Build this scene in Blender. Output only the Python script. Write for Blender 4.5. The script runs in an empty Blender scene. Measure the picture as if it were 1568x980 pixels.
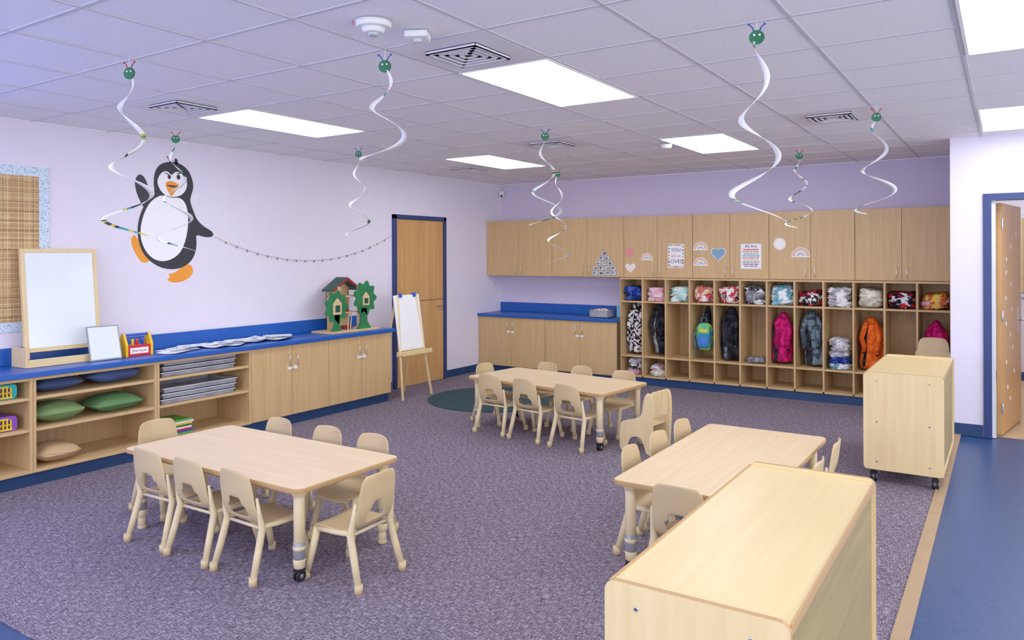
import bpy, bmesh, math, random
from mathutils import Vector, Matrix, noise
random.seed(7)
S = bpy.context.scene
S.view_settings.view_transform = 'Standard'
S.view_settings.exposure = -0.30
S.view_settings.gamma = 1.18
pi = math.pi

def lin(c):
    o = []
    for x in c[:3]:
        x = x/255
        o.append(x/12.92 if x <= .04045 else ((x+.055)/1.055)**2.4)
    return tuple(o)+(1,)

MATS = {}
def mat(name, c, rough=.5, c2=None, var=.08, scale=6, stretch=(1,1,1), bump=0, metal=0, lo=.35, hi=.65,
        detail=4, const=False, emis=0, bscale=None, voro=False, alpha=1, spec=.4):
    if name in MATS: return MATS[name]
    m = bpy.data.materials.new(name); m.use_nodes = True
    nt = m.node_tree; N = nt.nodes; L = nt.links
    p = N['Principled BSDF']
    a = lin(c)
    b = lin(c2) if c2 else tuple(max(0, x*(1-var)) for x in a[:3])+(1,)
    tc = N.new('ShaderNodeTexCoord'); mp = N.new('ShaderNodeMapping')
    mp.inputs['Scale'].default_value = stretch
    L.new(tc.outputs['Object'], mp.inputs['Vector'])
    if voro:
        t = N.new('ShaderNodeTexVoronoi'); t.inputs['Scale'].default_value = scale; out = t.outputs['Distance']
    else:
        t = N.new('ShaderNodeTexNoise'); t.inputs['Scale'].default_value = scale
        t.inputs['Detail'].default_value = detail; out = t.outputs['Fac']
    L.new(mp.outputs[0], t.inputs['Vector'])
    r = N.new('ShaderNodeValToRGB')
    r.color_ramp.elements[0].position = lo; r.color_ramp.elements[0].color = b
    r.color_ramp.elements[1].position = hi; r.color_ramp.elements[1].color = a
    if const: r.color_ramp.interpolation = 'CONSTANT'
    L.new(out, r.inputs[0]); L.new(r.outputs[0], p.inputs['Base Color'])
    p.inputs['Roughness'].default_value = rough
    p.inputs['Metallic'].default_value = metal
    p.inputs['Specular IOR Level'].default_value = spec
    p.inputs['Alpha'].default_value = alpha
    if emis:
        p.inputs['Emission Strength'].default_value = emis
        p.inputs['Emission Color'].default_value = a
    if bump:
        bt = N.new('ShaderNodeTexNoise'); bt.inputs['Scale'].default_value = bscale or scale*3
        L.new(tc.outputs['Object'], bt.inputs['Vector'])
        bp = N.new('ShaderNodeBump'); bp.inputs['Strength'].default_value = bump
        bp.inputs['Distance'].default_value = .01
        L.new(bt.outputs['Fac'], bp.inputs['Height']); L.new(bp.outputs[0], p.inputs['Normal'])
    MATS[name] = m
    return m

# ------------------------------------------------------------ materials
WALL = mat('wall_paint_white', (229,222,238), .7, var=.02, bump=.05, bscale=120)
LAV = mat('wall_paint_lavender', (210,199,227), .7, var=.02, bump=.05, bscale=120)
TILE = mat('ceiling_tile', (243,241,245), .9, c2=(235,233,238), scale=60, bump=.1, bscale=150)
TEE = mat('ceiling_tee', (200,197,204), .5, var=.03)
NAVY = mat('navy_rubber', (26,58,102), .45, var=.15)
NAVYF = mat('navy_frame_paint', (36,54,108), .4, var=.05)
BLUE = mat('blue_laminate', (20,84,176), .35, c2=(18,76,166), scale=60)
VINYL = mat('navy_vinyl', (36,70,118), .35, c2=(28,58,104), scale=40, detail=8)
OAKV = mat('oak_vertical', (210,174,122), .42, c2=(194,156,104), scale=1.6, stretch=(26,26,1.0), lo=.3, hi=.7, detail=6)
OAKH = mat('oak_shelf', (210,174,122), .45, c2=(194,156,104), scale=1.6, stretch=(30,1.3,30), lo=.3, hi=.7, detail=6)
OAKX = mat('oak_shelf_x', (210,174,122), .45, c2=(194,156,104), scale=1.6, stretch=(1.3,30,30), lo=.3, hi=.7, detail=6)
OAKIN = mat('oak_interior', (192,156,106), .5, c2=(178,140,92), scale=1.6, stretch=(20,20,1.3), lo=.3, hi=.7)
DOORW = mat('door_maple', (208,158,98), .35, c2=(190,138,80), scale=1.1, stretch=(12,12,.6), lo=.3, hi=.7, detail=6)
MAPLE = mat('maple_laminate', (234,206,164), .35, c2=(224,193,148), scale=1.6, stretch=(1.5,28,28), lo=.3, hi=.7, detail=6)
MAPLEY = mat('maple_laminate_y', (232,207,150), .35, c2=(224,197,138), scale=1.3, stretch=(22,1.2,22), lo=.3, hi=.7, detail=6)
MAPLEZ = mat('maple_laminate_z', (232,206,152), .4, c2=(222,192,136), scale=1.3, stretch=(22,22,1.2), lo=.3, hi=.7, detail=6)
OLIVE = mat('back_panel_shaded', (158,138,88), .5, c2=(146,126,78), scale=1.5, stretch=(20,1.5,20))  # the panel's shade is put into this darker olive colour
EDGE = mat('tan_edge_band', (186,146,94), .45, var=.05)
TAN = mat('tan_plastic', (206,180,132), .4, c2=(200,172,124), scale=5)
TANL = mat('tan_plastic_leg', (224,202,156), .4, var=.04)
GLIDE = mat('glide_tan', (210,186,140), .5, var=.05)
GREY = mat('grey_collar', (150,150,155), .35, var=.1, metal=.3)
METAL = mat('brushed_metal', (200,200,205), .25, var=.1, metal=.9)
BLACK = mat('black_plastic', (24,24,26), .5, var=.2)
WHITE = mat('white_plastic', (240,240,240), .4, var=.03)
PAPER = mat('white_paper', (246,246,248), .7, var=.03)
LINE = mat('door_gap', (96,74,48), .7, var=.1)
LAMP = mat('led_panel', (250,252,255), .5, var=.005, emis=12.0)
SKYP = mat('window_daylight', (110,140,255), .5, var=.05, emis=10.0)
FILLW = mat('added_fill_glow', (248,249,255), .5, var=.02, emis=4.8)  # glow of the unseen panes added to brighten the room

def carpet_mat():
    m = bpy.data.materials.new('carpet_purple_grey'); m.use_nodes = True
    nt = m.node_tree; N = nt.nodes; L = nt.links; p = N['Principled BSDF']
    tc = N.new('ShaderNodeTexCoord')
    def nz(sc, st, det=3):
        mp = N.new('ShaderNodeMapping'); mp.inputs['Scale'].default_value = st
        n = N.new('ShaderNodeTexNoise'); n.inputs['Scale'].default_value = sc; n.inputs['Detail'].default_value = det
        L.new(tc.outputs['Object'], mp.inputs[0]); L.new(mp.outputs[0], n.inputs['Vector']); return n
    n1 = nz(26, (1,7,1)); n2 = nz(26, (7,1,1)); n3 = nz(170, (1,1,1), 2)
    mx = N.new('ShaderNodeMath'); mx.operation = 'MAXIMUM'
    L.new(n1.outputs['Fac'], mx.inputs[0]); L.new(n2.outputs['Fac'], mx.inputs[1])
    ad = N.new('ShaderNodeMath'); ad.operation = 'ADD'
    ml = N.new('ShaderNodeMath'); ml.operation = 'MULTIPLY'; ml.inputs[1].default_value = .5
    L.new(n3.outputs['Fac'], ml.inputs[0]); L.new(mx.outputs[0], ad.inputs[0]); L.new(ml.outputs[0], ad.inputs[1])
    r = N.new('ShaderNodeValToRGB'); e = r.color_ramp.elements
    e[0].position = .64; e[0].color = lin((60,52,68))
    e[1].position = 1.0; e[1].color = lin((190,180,190))
    k = e.new(.80); k.color = lin((108,95,110))
    L.new(ad.outputs[0], r.inputs[0]); L.new(r.outputs[0], p.inputs['Base Color'])
    p.inputs['Roughness'].default_value = .95; p.inputs['Specular IOR Level'].default_value = .1
    b = N.new('ShaderNodeBump'); b.inputs['Strength'].default_value = .4; b.inputs['Distance'].default_value = .005
    L.new(ad.outputs[0], b.inputs['Height']); L.new(b.outputs[0], p.inputs['Normal'])
    return m
CARPET = carpet_mat()

def plaid_mat():
    m = bpy.data.materials.new('plaid_paper'); m.use_nodes = True
    nt = m.node_tree; N = nt.nodes; L = nt.links; p = N['Principled BSDF']
    tc = N.new('ShaderNodeTexCoord')
    base = N.new('ShaderNodeRGB'); base.outputs[0].default_value = lin((200,162,104)); cur = base.outputs[0]
    for d, sc, thr, col in (('Y',1.8,.55,(176,134,80)),('Z',1.8,.55,(176,134,80)),('Y',4.2,.93,(124,84,46)),('Z',4.2,.93,(124,84,46)),('Y',8,.97,(232,214,176)),('Z',8,.97,(232,214,176)),('X',1.8,.55,(182,142,88))):
        w = N.new('ShaderNodeTexWave'); w.bands_direction = d; w.inputs['Scale'].default_value = sc
        L.new(tc.outputs['Object'], w.inputs['Vector'])
        g = N.new('ShaderNodeMath'); g.operation = 'GREATER_THAN'; g.inputs[1].default_value = thr
        L.new(w.outputs['Fac'], g.inputs[0])
        s = N.new('ShaderNodeMath'); s.operation = 'MULTIPLY'; s.inputs[1].default_value = .6
        L.new(g.outputs[0], s.inputs[0])
        mx = N.new('ShaderNodeMixRGB'); mx.inputs[2].default_value = lin(col)
        L.new(s.outputs[0], mx.inputs[0]); L.new(cur, mx.inputs[1]); cur = mx.outputs[0]
    L.new(cur, p.inputs['Base Color']); p.inputs['Roughness'].default_value = .8
    return m
PLAID = plaid_mat()
DOTS = mat('dotted_border', (206,222,236), .6, c2=(120,160,196), scale=60, voro=True, lo=.0, hi=.3, const=True)

# ------------------------------------------------------------ builder
class B:
    def __init__(s): s.bm = bmesh.new(); s.mats = []
    def mi(s, m):
        if m not in s.mats: s.mats.append(m)
        return s.mats.index(m)
    def box(s, x0,x1,y0,y1,z0,z1, m, M=None):
        vs = [s.bm.verts.new(Vector(c)) for c in ((x0,y0,z0),(x1,y0,z0),(x1,y1,z0),(x0,y1,z0),(x0,y0,z1),(x1,y0,z1),(x1,y1,z1),(x0,y1,z1))]
        if M:
            for v in vs: v.co = M @ v.co
        i = s.mi(m)
        for f in ((0,3,2,1),(4,5,6,7),(0,1,5,4),(1,2,6,5),(2,3,7,6),(3,0,4,7)):
            s.bm.faces.new([vs[k] for k in f]).material_index = i
        return s
    def prism(s, pts, ax, a0, a1, m, M=None, mside=None):
        def P(p, a):
            if ax == 'x': v = Vector((a, p[0], p[1]))
            elif ax == 'y': v = Vector((p[0], a, p[1]))
            else: v = Vector((p[0], p[1], a))
            return M @ v if M else v
        A = [s.bm.verts.new(P(p, a0)) for p in pts]; C = [s.bm.verts.new(P(p, a1)) for p in pts]
        i = s.mi(m); j = s.mi(mside) if mside else i
        s.bm.faces.new(A).material_index = i; s.bm.faces.new(C).material_index = i
        n = len(pts)
        for k in range(n):
            s.bm.faces.new((A[k], A[(k+1)%n], C[(k+1)%n], C[k])).material_index = j
        return s
    def tube(s, path, r, m, seg=8, rad=None):
        path = [Vector(p) for p in path]; rings = []; i = s.mi(m); up = Vector((0,0,1))
        prev = None
        for k, p in enumerate(path):
            d = (path[min(k+1, len(path)-1)] - path[max(k-1, 0)]).normalized()
            if prev is None:
                a = d.cross(up)
                if a.length < 1e-3: a = d.cross(Vector((1,0,0)))
            else:
                a = prev - d*prev.dot(d)
                if a.length < 1e-4: a = d.cross(up)
            a.normalize(); prev = a; b = d.cross(a); rr = rad[k] if rad else r
            rings.append([s.bm.verts.new(p + a*math.cos(2*pi*t/seg)*rr + b*math.sin(2*pi*t/seg)*rr) for t in range(seg)])
        for k in range(len(rings)-1):
            for t in range(seg):
                f = s.bm.faces.new((rings[k][t], rings[k][(t+1)%seg], rings[k+1][(t+1)%seg], rings[k+1][t]))
                f.material_index = i; f.smooth = True
        for R in (rings[0], rings[-1]):
            s.bm.faces.new(R).material_index = i
        return s
    def cyl(s, p0, p1, r0, m, r1=None, seg=16):
        return s.tube([p0, p1], r0, m, seg, [r0, r0 if r1 is None else r1])
    def blob(s, c, r, m, seed=0, amp=.12, freq=2.5, p=2.0, sub=3, M=None, zmin=None):
        g = bmesh.ops.create_icosphere(s.bm, subdivisions=sub, radius=1.0)
        i = s.mi(m); off = Vector((seed*7.3, seed*3.1, seed*1.7)); fs = set()
        for v in g['verts']:
            d = v.co.normalized()
            q = (abs(d.x)**p + abs(d.y)**p + abs(d.z)**p)**(-1/p)
            n = noise.noise(d*freq + off)*amp + noise.noise(d*freq*2.7 + off)*amp*.45
            w = d*q*(1+n)
            w = Vector((w.x*r[0], w.y*r[1], w.z*r[2]))
            if M: w = M @ w
            v.co = w + Vector(c)
            if zmin is not None: v.co.z = max(zmin, v.co.z)
            for f in v.link_faces: fs.add(f)
        for f in fs:
            f.smooth = True; f.material_index = i
        return s
    def done(s, name, loc=None, rot=0, parent=None, bevel=0, recenter=True, seg=2, sub=0):
        bmesh.ops.recalc_face_normals(s.bm, faces=s.bm.faces)
        me = bpy.data.meshes.new(name); o = None
        if recenter and loc is None:
            xs = [v.co for v in s.bm.verts]
            mn = Vector((min(v.x for v in xs), min(v.y for v in xs), min(v.z for v in xs)))
            mx = Vector((max(v.x for v in xs), max(v.y for v in xs), max(v.z for v in xs)))
            c = Vector(((mn.x+mx.x)/2, (mn.y+mx.y)/2, mn.z))
            for v in s.bm.verts: v.co -= c
            loc = c
        s.bm.to_mesh(me); s.bm.free()
        for m in s.mats: me.materials.append(m)
        o = bpy.data.objects.new(name, me); S.collection.objects.link(o)
        o.location = loc or (0,0,0); o.rotation_euler = (0,0,rot)
        if bevel:
            b = o.modifiers.new('bevel', 'BEVEL'); b.width = bevel; b.segments = seg; b.limit_method = 'ANGLE'; b.angle_limit = math.radians(40)
        if parent: o.parent = parent
        return o

def empty(name, loc=(0,0,0), rot=0):
    e = bpy.data.objects.new(name, None); S.collection.objects.link(e); e.location = loc
    e.rotation_euler = (0,0,rot); e.empty_display_size = .1
    return e
def link(name, me, parent, mods=None):
    o = bpy.data.objects.new(name, me); S.collection.objects.link(o); o.parent = parent
    if mods: mods(o)
    return o
def text(name, body, size, m, loc, rot, parent=None, ext=.0008):
    c = bpy.data.curves.new(name, 'FONT'); c.body = body; c.size = size; c.extrude = ext
    c.align_x = 'CENTER'; c.align_y = 'CENTER'; c.materials.append(m)
    o = bpy.data.objects.new(name, c); S.collection.objects.link(o); o.location = loc; o.rotation_euler = rot
    if parent:
        o.parent = parent; o.matrix_parent_inverse = Matrix.Translation(-Vector(parent.location))
    return o
def rrect(x0,x1,y0,y1,r,n=5):
    pts = []
    for cx_,cy_,a in ((x1-r,y1-r,0),(x0+r,y1-r,90),(x0+r,y0+r,180),(x1-r,y0+r,270)):
        for k in range(n+1):
            t = math.radians(a+90*k/n); pts.append((cx_+r*math.cos(t), cy_+r*math.sin(t)))
    return pts
def circ(cx_,cy_,r,n=24,ry=None): return [(cx_+r*math.cos(2*pi*k/n), cy_+(ry or r)*math.sin(2*pi*k/n)) for k in range(n)]

# ------------------------------------------------------------ room
XL, YB, H = -6.46, 9.60, 2.75
XR, YF = 3.5, -2.6
YP = 8.15
B().box(XL-.12,XR+.12,YF-.12,YP+.12,-.10,-.006,VINYL).done('floor')
B().box(-.44,XR+.12,YP+.12,12.2,-.10,-.006,mat('hall_floor_wood',(206,176,132),.4,c2=(186,150,104),scale=2,stretch=(8,1,8))).done('floor_hall')
B().box(XL,-.43,1.64,YP,-.006,0,CARPET).box(XL,-.45,YP,YB,-.10,0,CARPET).done('carpet',recenter=False)
B().box(-.43,-.36,1.6,YP-.01,-.006,.006,mat('tan_floor_strip',(170,140,104),.6,var=.1)).done('trim_1')
B().box(XL-.12,XR+.12,YF-.12,12.2,H,H+.1,TILE).done('ceiling')
wl = B().box(XL-.12,XL,YF,-1.2,0,H,WALL).box(XL-.12,XL,1.5,YB+.12,0,H,WALL).box(XL-.12,XL,-1.2,1.5,0,1.0,WALL).box(XL-.12,XL,-1.2,1.5,2.35,H,WALL)
wl.done('wall_left')
B().box(XL,-.32,YB,YB+.12,0,H,LAV).done('wall_back')
B().box(-.44,-.32,YP+.12,YB,0,H,LAV).done('wall_alcove')
B().box(-.44,-.18,YP,YP+.12,0,H,WALL).box(.94,XR,YP,YP+.12,0,H,WALL).box(-.18,.94,YP,YP+.12,2.22,H,WALL).done('wall_partition')
B().box(XR,XR+.12,YF,12.2,0,H,WALL).done('wall_right')
B().box(XL-.12,XR+.12,YF-.12,YF,0,H,WALL).done('wall_front')
B().box(-.32,XR,12.08,12.2,-.006,H,WALL).done('wall_hall')
# left-wall window out of frame; glowing panes behind / right added to lift the ceiling
w = B()
w.box(XL-.10,XL-.09,-1.15,1.45,1.05,2.30,SKYP)
for a,b_ in ((-1.2,-1.14),(1.44,1.5),(.12,.18)): w.box(XL-.09,XL+.01,a,b_,1.0,2.35,WHITE)
w.box(XL-.09,XL+.01,-1.2,1.5,1.0,1.06,WHITE).box(XL-.09,XL+.01,-1.2,1.5,2.29,2.35,WHITE)
w.done('window_1')
def fill_pane(name,ax,p,a0,a1,z0,z1,sg,n):  # window-shaped glowing pane, added out of view as fill light
    w = B()
    def bx(u0,u1,za,zb,d0,d1,m):
        lo_,hi_ = sorted((p+sg*d0,p+sg*d1))
        if ax=='x': w.box(lo_,hi_,u0,u1,za,zb,m)
        else: w.box(u0,u1,lo_,hi_,za,zb,m)
    bx(a0,a1,z0,z1,.002,.008,FILLW)
    bx(a0-.05,a1+.05,z0-.05,z0,.002,.05,WHITE); bx(a0-.05,a1+.05,z1,z1+.05,.002,.05,WHITE)
    for k in range(n+1):
        u = a0+(a1-a0)*k/n; bx(u-.03,u+.03,z0,z1,.002,.045,WHITE)
    w.done(name)
fill_pane('fill_pane_2','y',YF,-5.8,-1.2,.8,2.45,1,4)
fill_pane('fill_pane_3','y',YF,-.4,3.1,.8,2.45,1,3)
fill_pane('fill_pane_4','x',XR,-2.0,2.4,.8,2.45,-1,4)
fill_pane('fill_pane_5','x',XR,3.2,7.6,.8,2.45,-1,4)
# baseboards
B().box(XL,XL+.012,6.64,7.13,0,.10,NAVY).box(XL,XL+.012,8.24,9.0,0,.10,NAVY).done('baseboard_left')
B().box(-.44,-.185,YP-.012,YP,0,.11,NAVY).done('baseboard_right')
B().box(-.3,XR,12.065,12.079,0,.11,NAVY).done('baseboard_hall')
# left (dutch) door
d = B(); y0,y1 = 7.15,8.21
d.box(XL,XL+.04,y0,y0+.055,0,2.20,NAVYF).box(XL,XL+.04,y1-.055,y1,0,2.20,NAVYF).box(XL,XL+.04,y0,y1,2.145,2.20,NAVYF)
d.box(XL,XL+.022,y0+.058,y1-.058,.01,1.085,DOORW).box(XL,XL+.022,y0+.058,y1-.058,1.093,2.142,DOORW).box(XL,XL+.010,y0+.05,y1-.05,.01,2.15,LINE)
d.cyl((XL+.02,y1-.12,1.0),(XL+.06,y1-.12,1.0),.012,METAL).cyl((XL+.06,y1-.12,1.0),(XL+.06,y1-.23,1.0),.010,METAL)
d.done('door_1',bevel=.002)
f = B()
f.box(-.18,-.115,YP-.02,YP+.14,0,2.16,NAVYF).box(.875,.94,YP-.02,YP+.14,0,2.16,NAVYF).box(-.18,.94,YP-.02,YP+.14,2.16,2.22,NAVYF)
f.box(-.115,-.085,YP+.02,YP+.12,0,2.16,mat('white_door_stop',(225,228,235),.5))
f.done('door_frame')
lf = B()
lf.box(0,.045,0,.90,.01,2.14,DOORW).box(.045,.046,.70,.78,.9,1.15,METAL)
lf.cyl((.04,.82,1.02),(.10,.82,1.02),.012,METAL).cyl((.10,.83,1.02),(.10,.70,1.02),.010,METAL)
for zz in (.2,1.05,1.9): lf.cyl((0.05,-.005,zz),(0.05,-.005,zz+.1),.008,METAL)
for k in range(14): lf.prism(circ(.15+random.random()*.6, .3+k*.12, .022,12),'x',.0455,.047,PAPER)
lf.done('door_2',loc=(-.082,YP+.15,0),rot=-math.radians(10),bevel=.002)
B().box(.0,1.3,12.05,12.0799,1.1,2.2,DOTS).box(.06,1.24,12.04,12.06,1.16,2.14,PLAID).done('bulletin_board_plaid')

# ceiling grid
GX, GY, GX0, GY0 = .6275, .61, -2.70, 3.55
g = B()
lights = [(k,j) for k in (-4,0,4,8) for j in (-5,0,5)] + [(4,11),(7,11)]  # final pair are unseen panels added to light the hall
for k in range(-5,10):
    x = GX0+GX*k; g.box(x-.008,x+.008,YF,YB, H-.005,H,TEE)
for j in range(-10,15):
    y = GY0+GY*j
    if y > YB or y < YF: continue
    for k in range(-7,10):
        if (k,j-1) in lights: continue
        x0 = max(XL,GX0+GX*k+.008); x1 = min(XR,GX0+GX*(k+1)-.008)
        if x1 > x0: g.box(x0,x1,y-.008,y+.008,H-.005,H,TEE)
g.box(XL,XL+.02,YF,YB,H-.008,H,WHITE).box(XL,-.44,YB-.02,YB,H-.008,H,WHITE)
g.done('ceiling_grid',recenter=False)
for k,j in lights:
    x0 = GX0+GX*k; y0 = GY0+GY*j
    l = B().box(x0+.025,x0+GX-.025,y0+.02,y0+2*GY-.02,H-.006,H-.001,LAMP)
    for q in ((x0+.010,x0+.025,y0+.01,y0+2*GY-.01),(x0+GX-.025,x0+GX-.010,y0+.01,y0+2*GY-.01),(x0+.025,x0+GX-.025,y0+.01,y0+.02),(x0+.025,x0+GX-.025,y0+2*GY-.02,y0+2*GY-.01)):
        l.box(*q,H-.010,H-.001,WHITE)
    l.done('ceiling_light_panel')
VENT = mat('vent_metal',(228,226,232),.4,var=.03); VD = mat('vent_dark',(60,60,66),.6,var=.1)
def vent(cx_,cy_):
    v = B()
    v.box(cx_-GX/2+.012,cx_+GX/2-.012,cy_-GY/2+.012,cy_+GY/2-.012,H-.006,H-.001,VENT)
    v.box(cx_-.16,cx_+.16,cy_-.16,cy_+.16,H-.010,H-.006,VD)
    for i,r in enumerate((.16,.122,.084,.046)):
        z = H-.026+i*.002
        for q in ((cx_-r,cx_+r,cy_-r,cy_-r+.018),(cx_-r,cx_+r,cy_+r-.018,cy_+r),(cx_-r,cx_-r+.018,cy_-r,cy_+r),(cx_+r-.018,cx_+r,cy_-r,cy_+r)):
            v.box(*q,z,z+.006,VENT)
        if i==0:
            for q in ((cx_-r,cx_+r,cy_-r,cy_-r+.003),(cx_-r,cx_+r,cy_+r-.003,cy_+r),(cx_-r,cx_-r+.003,cy_-r,cy_+r),(cx_+r-.003,cx_+r,cy_-r,cy_+r)):
                v.box(*q,z,H-.004,VENT)
    v.done('air_vent')
for k,j in ((0,-1),(-4,-1),(-2,4),(2,4),(-5,6)): vent(GX0+GX*(k+.5),GY0+GY*(j+.5))
s = B(); s.cyl((0,0,0),(0,0,-.028),.085,WHITE,.08,28).cyl((0,0,-.028),(0,0,-.05),.055,WHITE,.045,24).cyl((0,0,-.05),(0,0,-.064),.032,mat('clear_lens',(190,200,205),.1,metal=.3),.02,20)
o = s.done('fire_alarm',loc=(-2.42,2.56,H-.008))
text('label_fire','FIRE',.028,mat('red_ink',(200,30,30),.5),(-2.453,2.492,H-.0225),(math.radians(100),0,math.radians(28)),o)
s = B(); s.box(-.055,.055,-.055,.055,-.03,0,WHITE).cyl((0,0,-.03),(0,0,-.042),.02,WHITE)
s.done('occupancy_sensor',loc=(-2.36,2.80,H-.008),rot=.5,bevel=.012)
B().cyl((0,0,0),(0,0,-.04),.06,WHITE,.045,24).done('smoke_detector',loc=(-2.75,6.95,H-.008))
B().box(-.03,.03,-.03,.03,-.05,.05,WHITE).cyl((0,0,-.02),(.03,-.05,-.03),.018,BLACK).done('security_camera',loc=(XL+.06,YB-.06,2.60),bevel=.008)

# ------------------------------------------------------------ left base cabinets
XC = -5.96; bays = [1.765,2.731,3.697,4.641]; T = .022
def pull(b, p, n, L=.11):
    p = Vector(p); n = Vector(n)
    b.tube([p, p+n*.028, p+n*.03+Vector((0,0,-.008)), p+n*.03+Vector((0,0,-L+.008)), p+n*.028+Vector((0,0,-L)), p+Vector((0,0,-L))], .0045, METAL, 6)
for i in range(3):
    y0,y1 = bays[i],bays[i+1]; c = B()
    c.box(XL+.005,XC,y0+.001,y0+T,.10,.798,OAKV).box(XL+.005,XC,y1-T,y1-.001,.10,.798,OAKV)
    c.box(XL+.005,XC,y0+T,y1-T,.10,.125,OAKH).box(XL+.005,XC-.01,y0+T,y1-T,.40,.422,OAKH).box(XL+.005,XC-.01,y0+T,y1-T,.63,.652,OAKH)
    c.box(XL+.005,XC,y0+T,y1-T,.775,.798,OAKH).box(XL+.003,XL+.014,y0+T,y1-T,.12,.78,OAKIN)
    c.done('open_shelf_cabinet',bevel=.0015)
for y0,y1 in ((4.641,5.617),(5.617,6.575)):
    c = B(); c.box(XL+.005,XC-.02,y0+.001,y1-.001,.10,.798,LINE)
    c.box(XL+.005,XC-.001,y1-.0015,y1-.0005,.10,.798,OAKV)
    ym = (y0+y1)/2
    for a_,b_ in ((y0+.003,ym-.002),(ym+.002,y1-.003)): c.box(XC-.019,XC,a_,b_,.105,.795,OAKV)
    for yy,sg in ((ym-.05,-1),(ym+.05,1)):
        pull(c,(XC,yy,.70),(1,0,0))
        c.box(XC,XC+.012,yy-.018-sg*.01,yy+.018-sg*.01,.555,.59,WHITE)
    c.box(XC+.002,XC+.008,ym-.05,ym+.05,.563,.573,WHITE)
    c.done('base_cabinet',bevel=.0015)
B().box(XL+.005,-6.0,1.765,6.57,0,.099,NAVY).done('toe_kick_left')
B().box(XL+.002,-5.93,1.7,6.62,.80,.84,BLUE).box(XL+.002,XL+.022,1.7,6.62,.84,.975,BLUE).done('countertop_left',bevel=.004)

# ------------------------------------------------------------ back wall cabinets
yb = 9.0
xw = [XL+.005,-5.33,-4.25]
for i in range(2):
    x0,x1 = xw[i],xw[i+1]; xm = (x0+x1)/2
    c = B(); c.box(x0,x1-.002,yb+.02,YB-.002,.10,.798,LINE)
    for a_,b_ in ((x0+.003,xm-.002),(xm+.002,x1-.003)): c.box(a_,b_,yb,yb+.019,.105,.795,OAKV)
    for xx,sg in ((xm-.05,-1),(xm+.05,1)):
        pull(c,(xx,yb,.73),(0,-1,0)); c.box(xx-.018-sg*.01,xx+.018-sg*.01,yb-.012,yb,.58,.61,WHITE)
    c.box(xm-.05,xm+.05,yb-.008,yb-.002,.588,.598,WHITE)
    c.done('base_cabinet',bevel=.0015)
B().box(XL+.005,-4.25,yb+.04,yb+.06,0,.099,NAVY).box(-4.25,-.445,9.12,9.14,0,.099,NAVY).done('toe_kick_back')
B().box(XL+.003,-4.25,yb-.03,YB-.002,.80,.84,BLUE).box(XL+.003,-4.25,YB-.022,YB-.001,.84,.975,BLUE).done('countertop_back',bevel=.004)
yu = 9.22; ux = [XL+.005,-5.34,-4.245,-3.305,-2.365,-1.425,-.487]
for i in range(6):
    x0,x1 = ux[i],ux[i+1]; xm = (x0+x1)/2; c = B()
    c.box(x0,x1-.001,yu+.02,YB-.002,1.383,2.18,OAKX)
    c.box(x0+.001,x1-.002,yu+.0195,yu+.0205,1.384,2.179,LINE)
    for a_,b_ in ((x0+.003,xm-.002),(xm+.002,x1-.003)): c.box(a_,b_,yu,yu+.019,1.385,2.178,OAKV)
    for xx in (xm-.05,xm+.05): pull(c,(xx,yu,1.53),(0,-1,0),.12)
    c.done('upper_cabinet',bevel=.0015)
B().box(-.486,-.441,yu,YB-.002,0.0,2.18,OAKV).done('cabinet_filler_panel')
yc = 9.10
for i in range(4):
    x0 = ux[i+2]; x1 = ux[i+3]; c = B()
    for k in range(4):
        x = x0+(x1-x0)*k/3
        c.box(max(x0,x-.010),min(x1,x+.010),yc,YB-.004,.10,1.36,OAKV)
    c.box(x0,x1,yc,YB-.004,.10,.122,OAKX).box(x0,x1,yc,YB-.004,1.36,1.38,OAKX)
    c.box(x0,x1,yc+.004,YB-.004,.355,.375,OAKX).box(x0,x1,yc+.004,YB-.004,1.06,1.08,OAKX)
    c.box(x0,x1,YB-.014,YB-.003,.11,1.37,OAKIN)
    for k in range(3):
        xc = x0+(x1-x0)*(k+.5)/3
        for dx in (-.06,.06): c.tube([(xc+dx,YB-.014,1.0),(xc+dx,YB-.06,.99),(xc+dx,YB-.065,1.01)],.004,METAL,6)
    c.done('coat_cubby_unit',bevel=.0015)
def cx(i): return ux[2]+(ux[6]-ux[2])*(i+.5)/12

def cloth(nm,c,c2=None,sc=14,lo=.48,hi=.52,voro=False):
    return mat('cloth_'+nm,c,.9,c2=c2 or tuple(int(x*.7) for x in c),scale=sc,lo=lo,hi=hi,voro=voro,bump=.3,bscale=30,spec=.1)
navyc=cloth('navy',(30,46,120),(60,90,180)); whitec=cloth('white_pink',(235,232,236),(214,160,170)); teal=cloth('pale_teal',(180,222,218),(230,236,236))
tanm=cloth('tan_multi',(226,196,166),(190,100,90)); wred=cloth('white_red',(240,236,236),(190,50,60),20); bw=cloth('black_white',(228,228,232),(30,30,36),16)
wt=cloth('white_teal',(232,234,238),(110,170,190),12); rb=cloth('red_black',(190,36,46),(24,22,28),12); wg=cloth('white_grey',(232,230,232),(170,166,176),12)
cream=cloth('cream',(230,224,204),(196,190,170),10); pinkc=cloth('pink',(228,160,180),(236,200,210)); orange=cloth('orange_yellow',(236,190,90),(200,90,40),18)
leo=cloth('leopard',(232,226,226),(40,34,38),26); blackc=cloth('black',(24,24,28),(46,46,52)); greyc=cloth('grey',(150,152,160),(110,110,120))
mag=cloth('magenta',(214,30,110),(160,20,80)); slate=cloth('slate',(106,122,132),(60,70,84)); orangeb=cloth('orange_solid',(236,104,34),(210,80,24)); tealb=cloth('teal_dark',(70,128,136),(40,80,92))
green=cloth('green',(120,200,90),(50,140,190),8)
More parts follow.
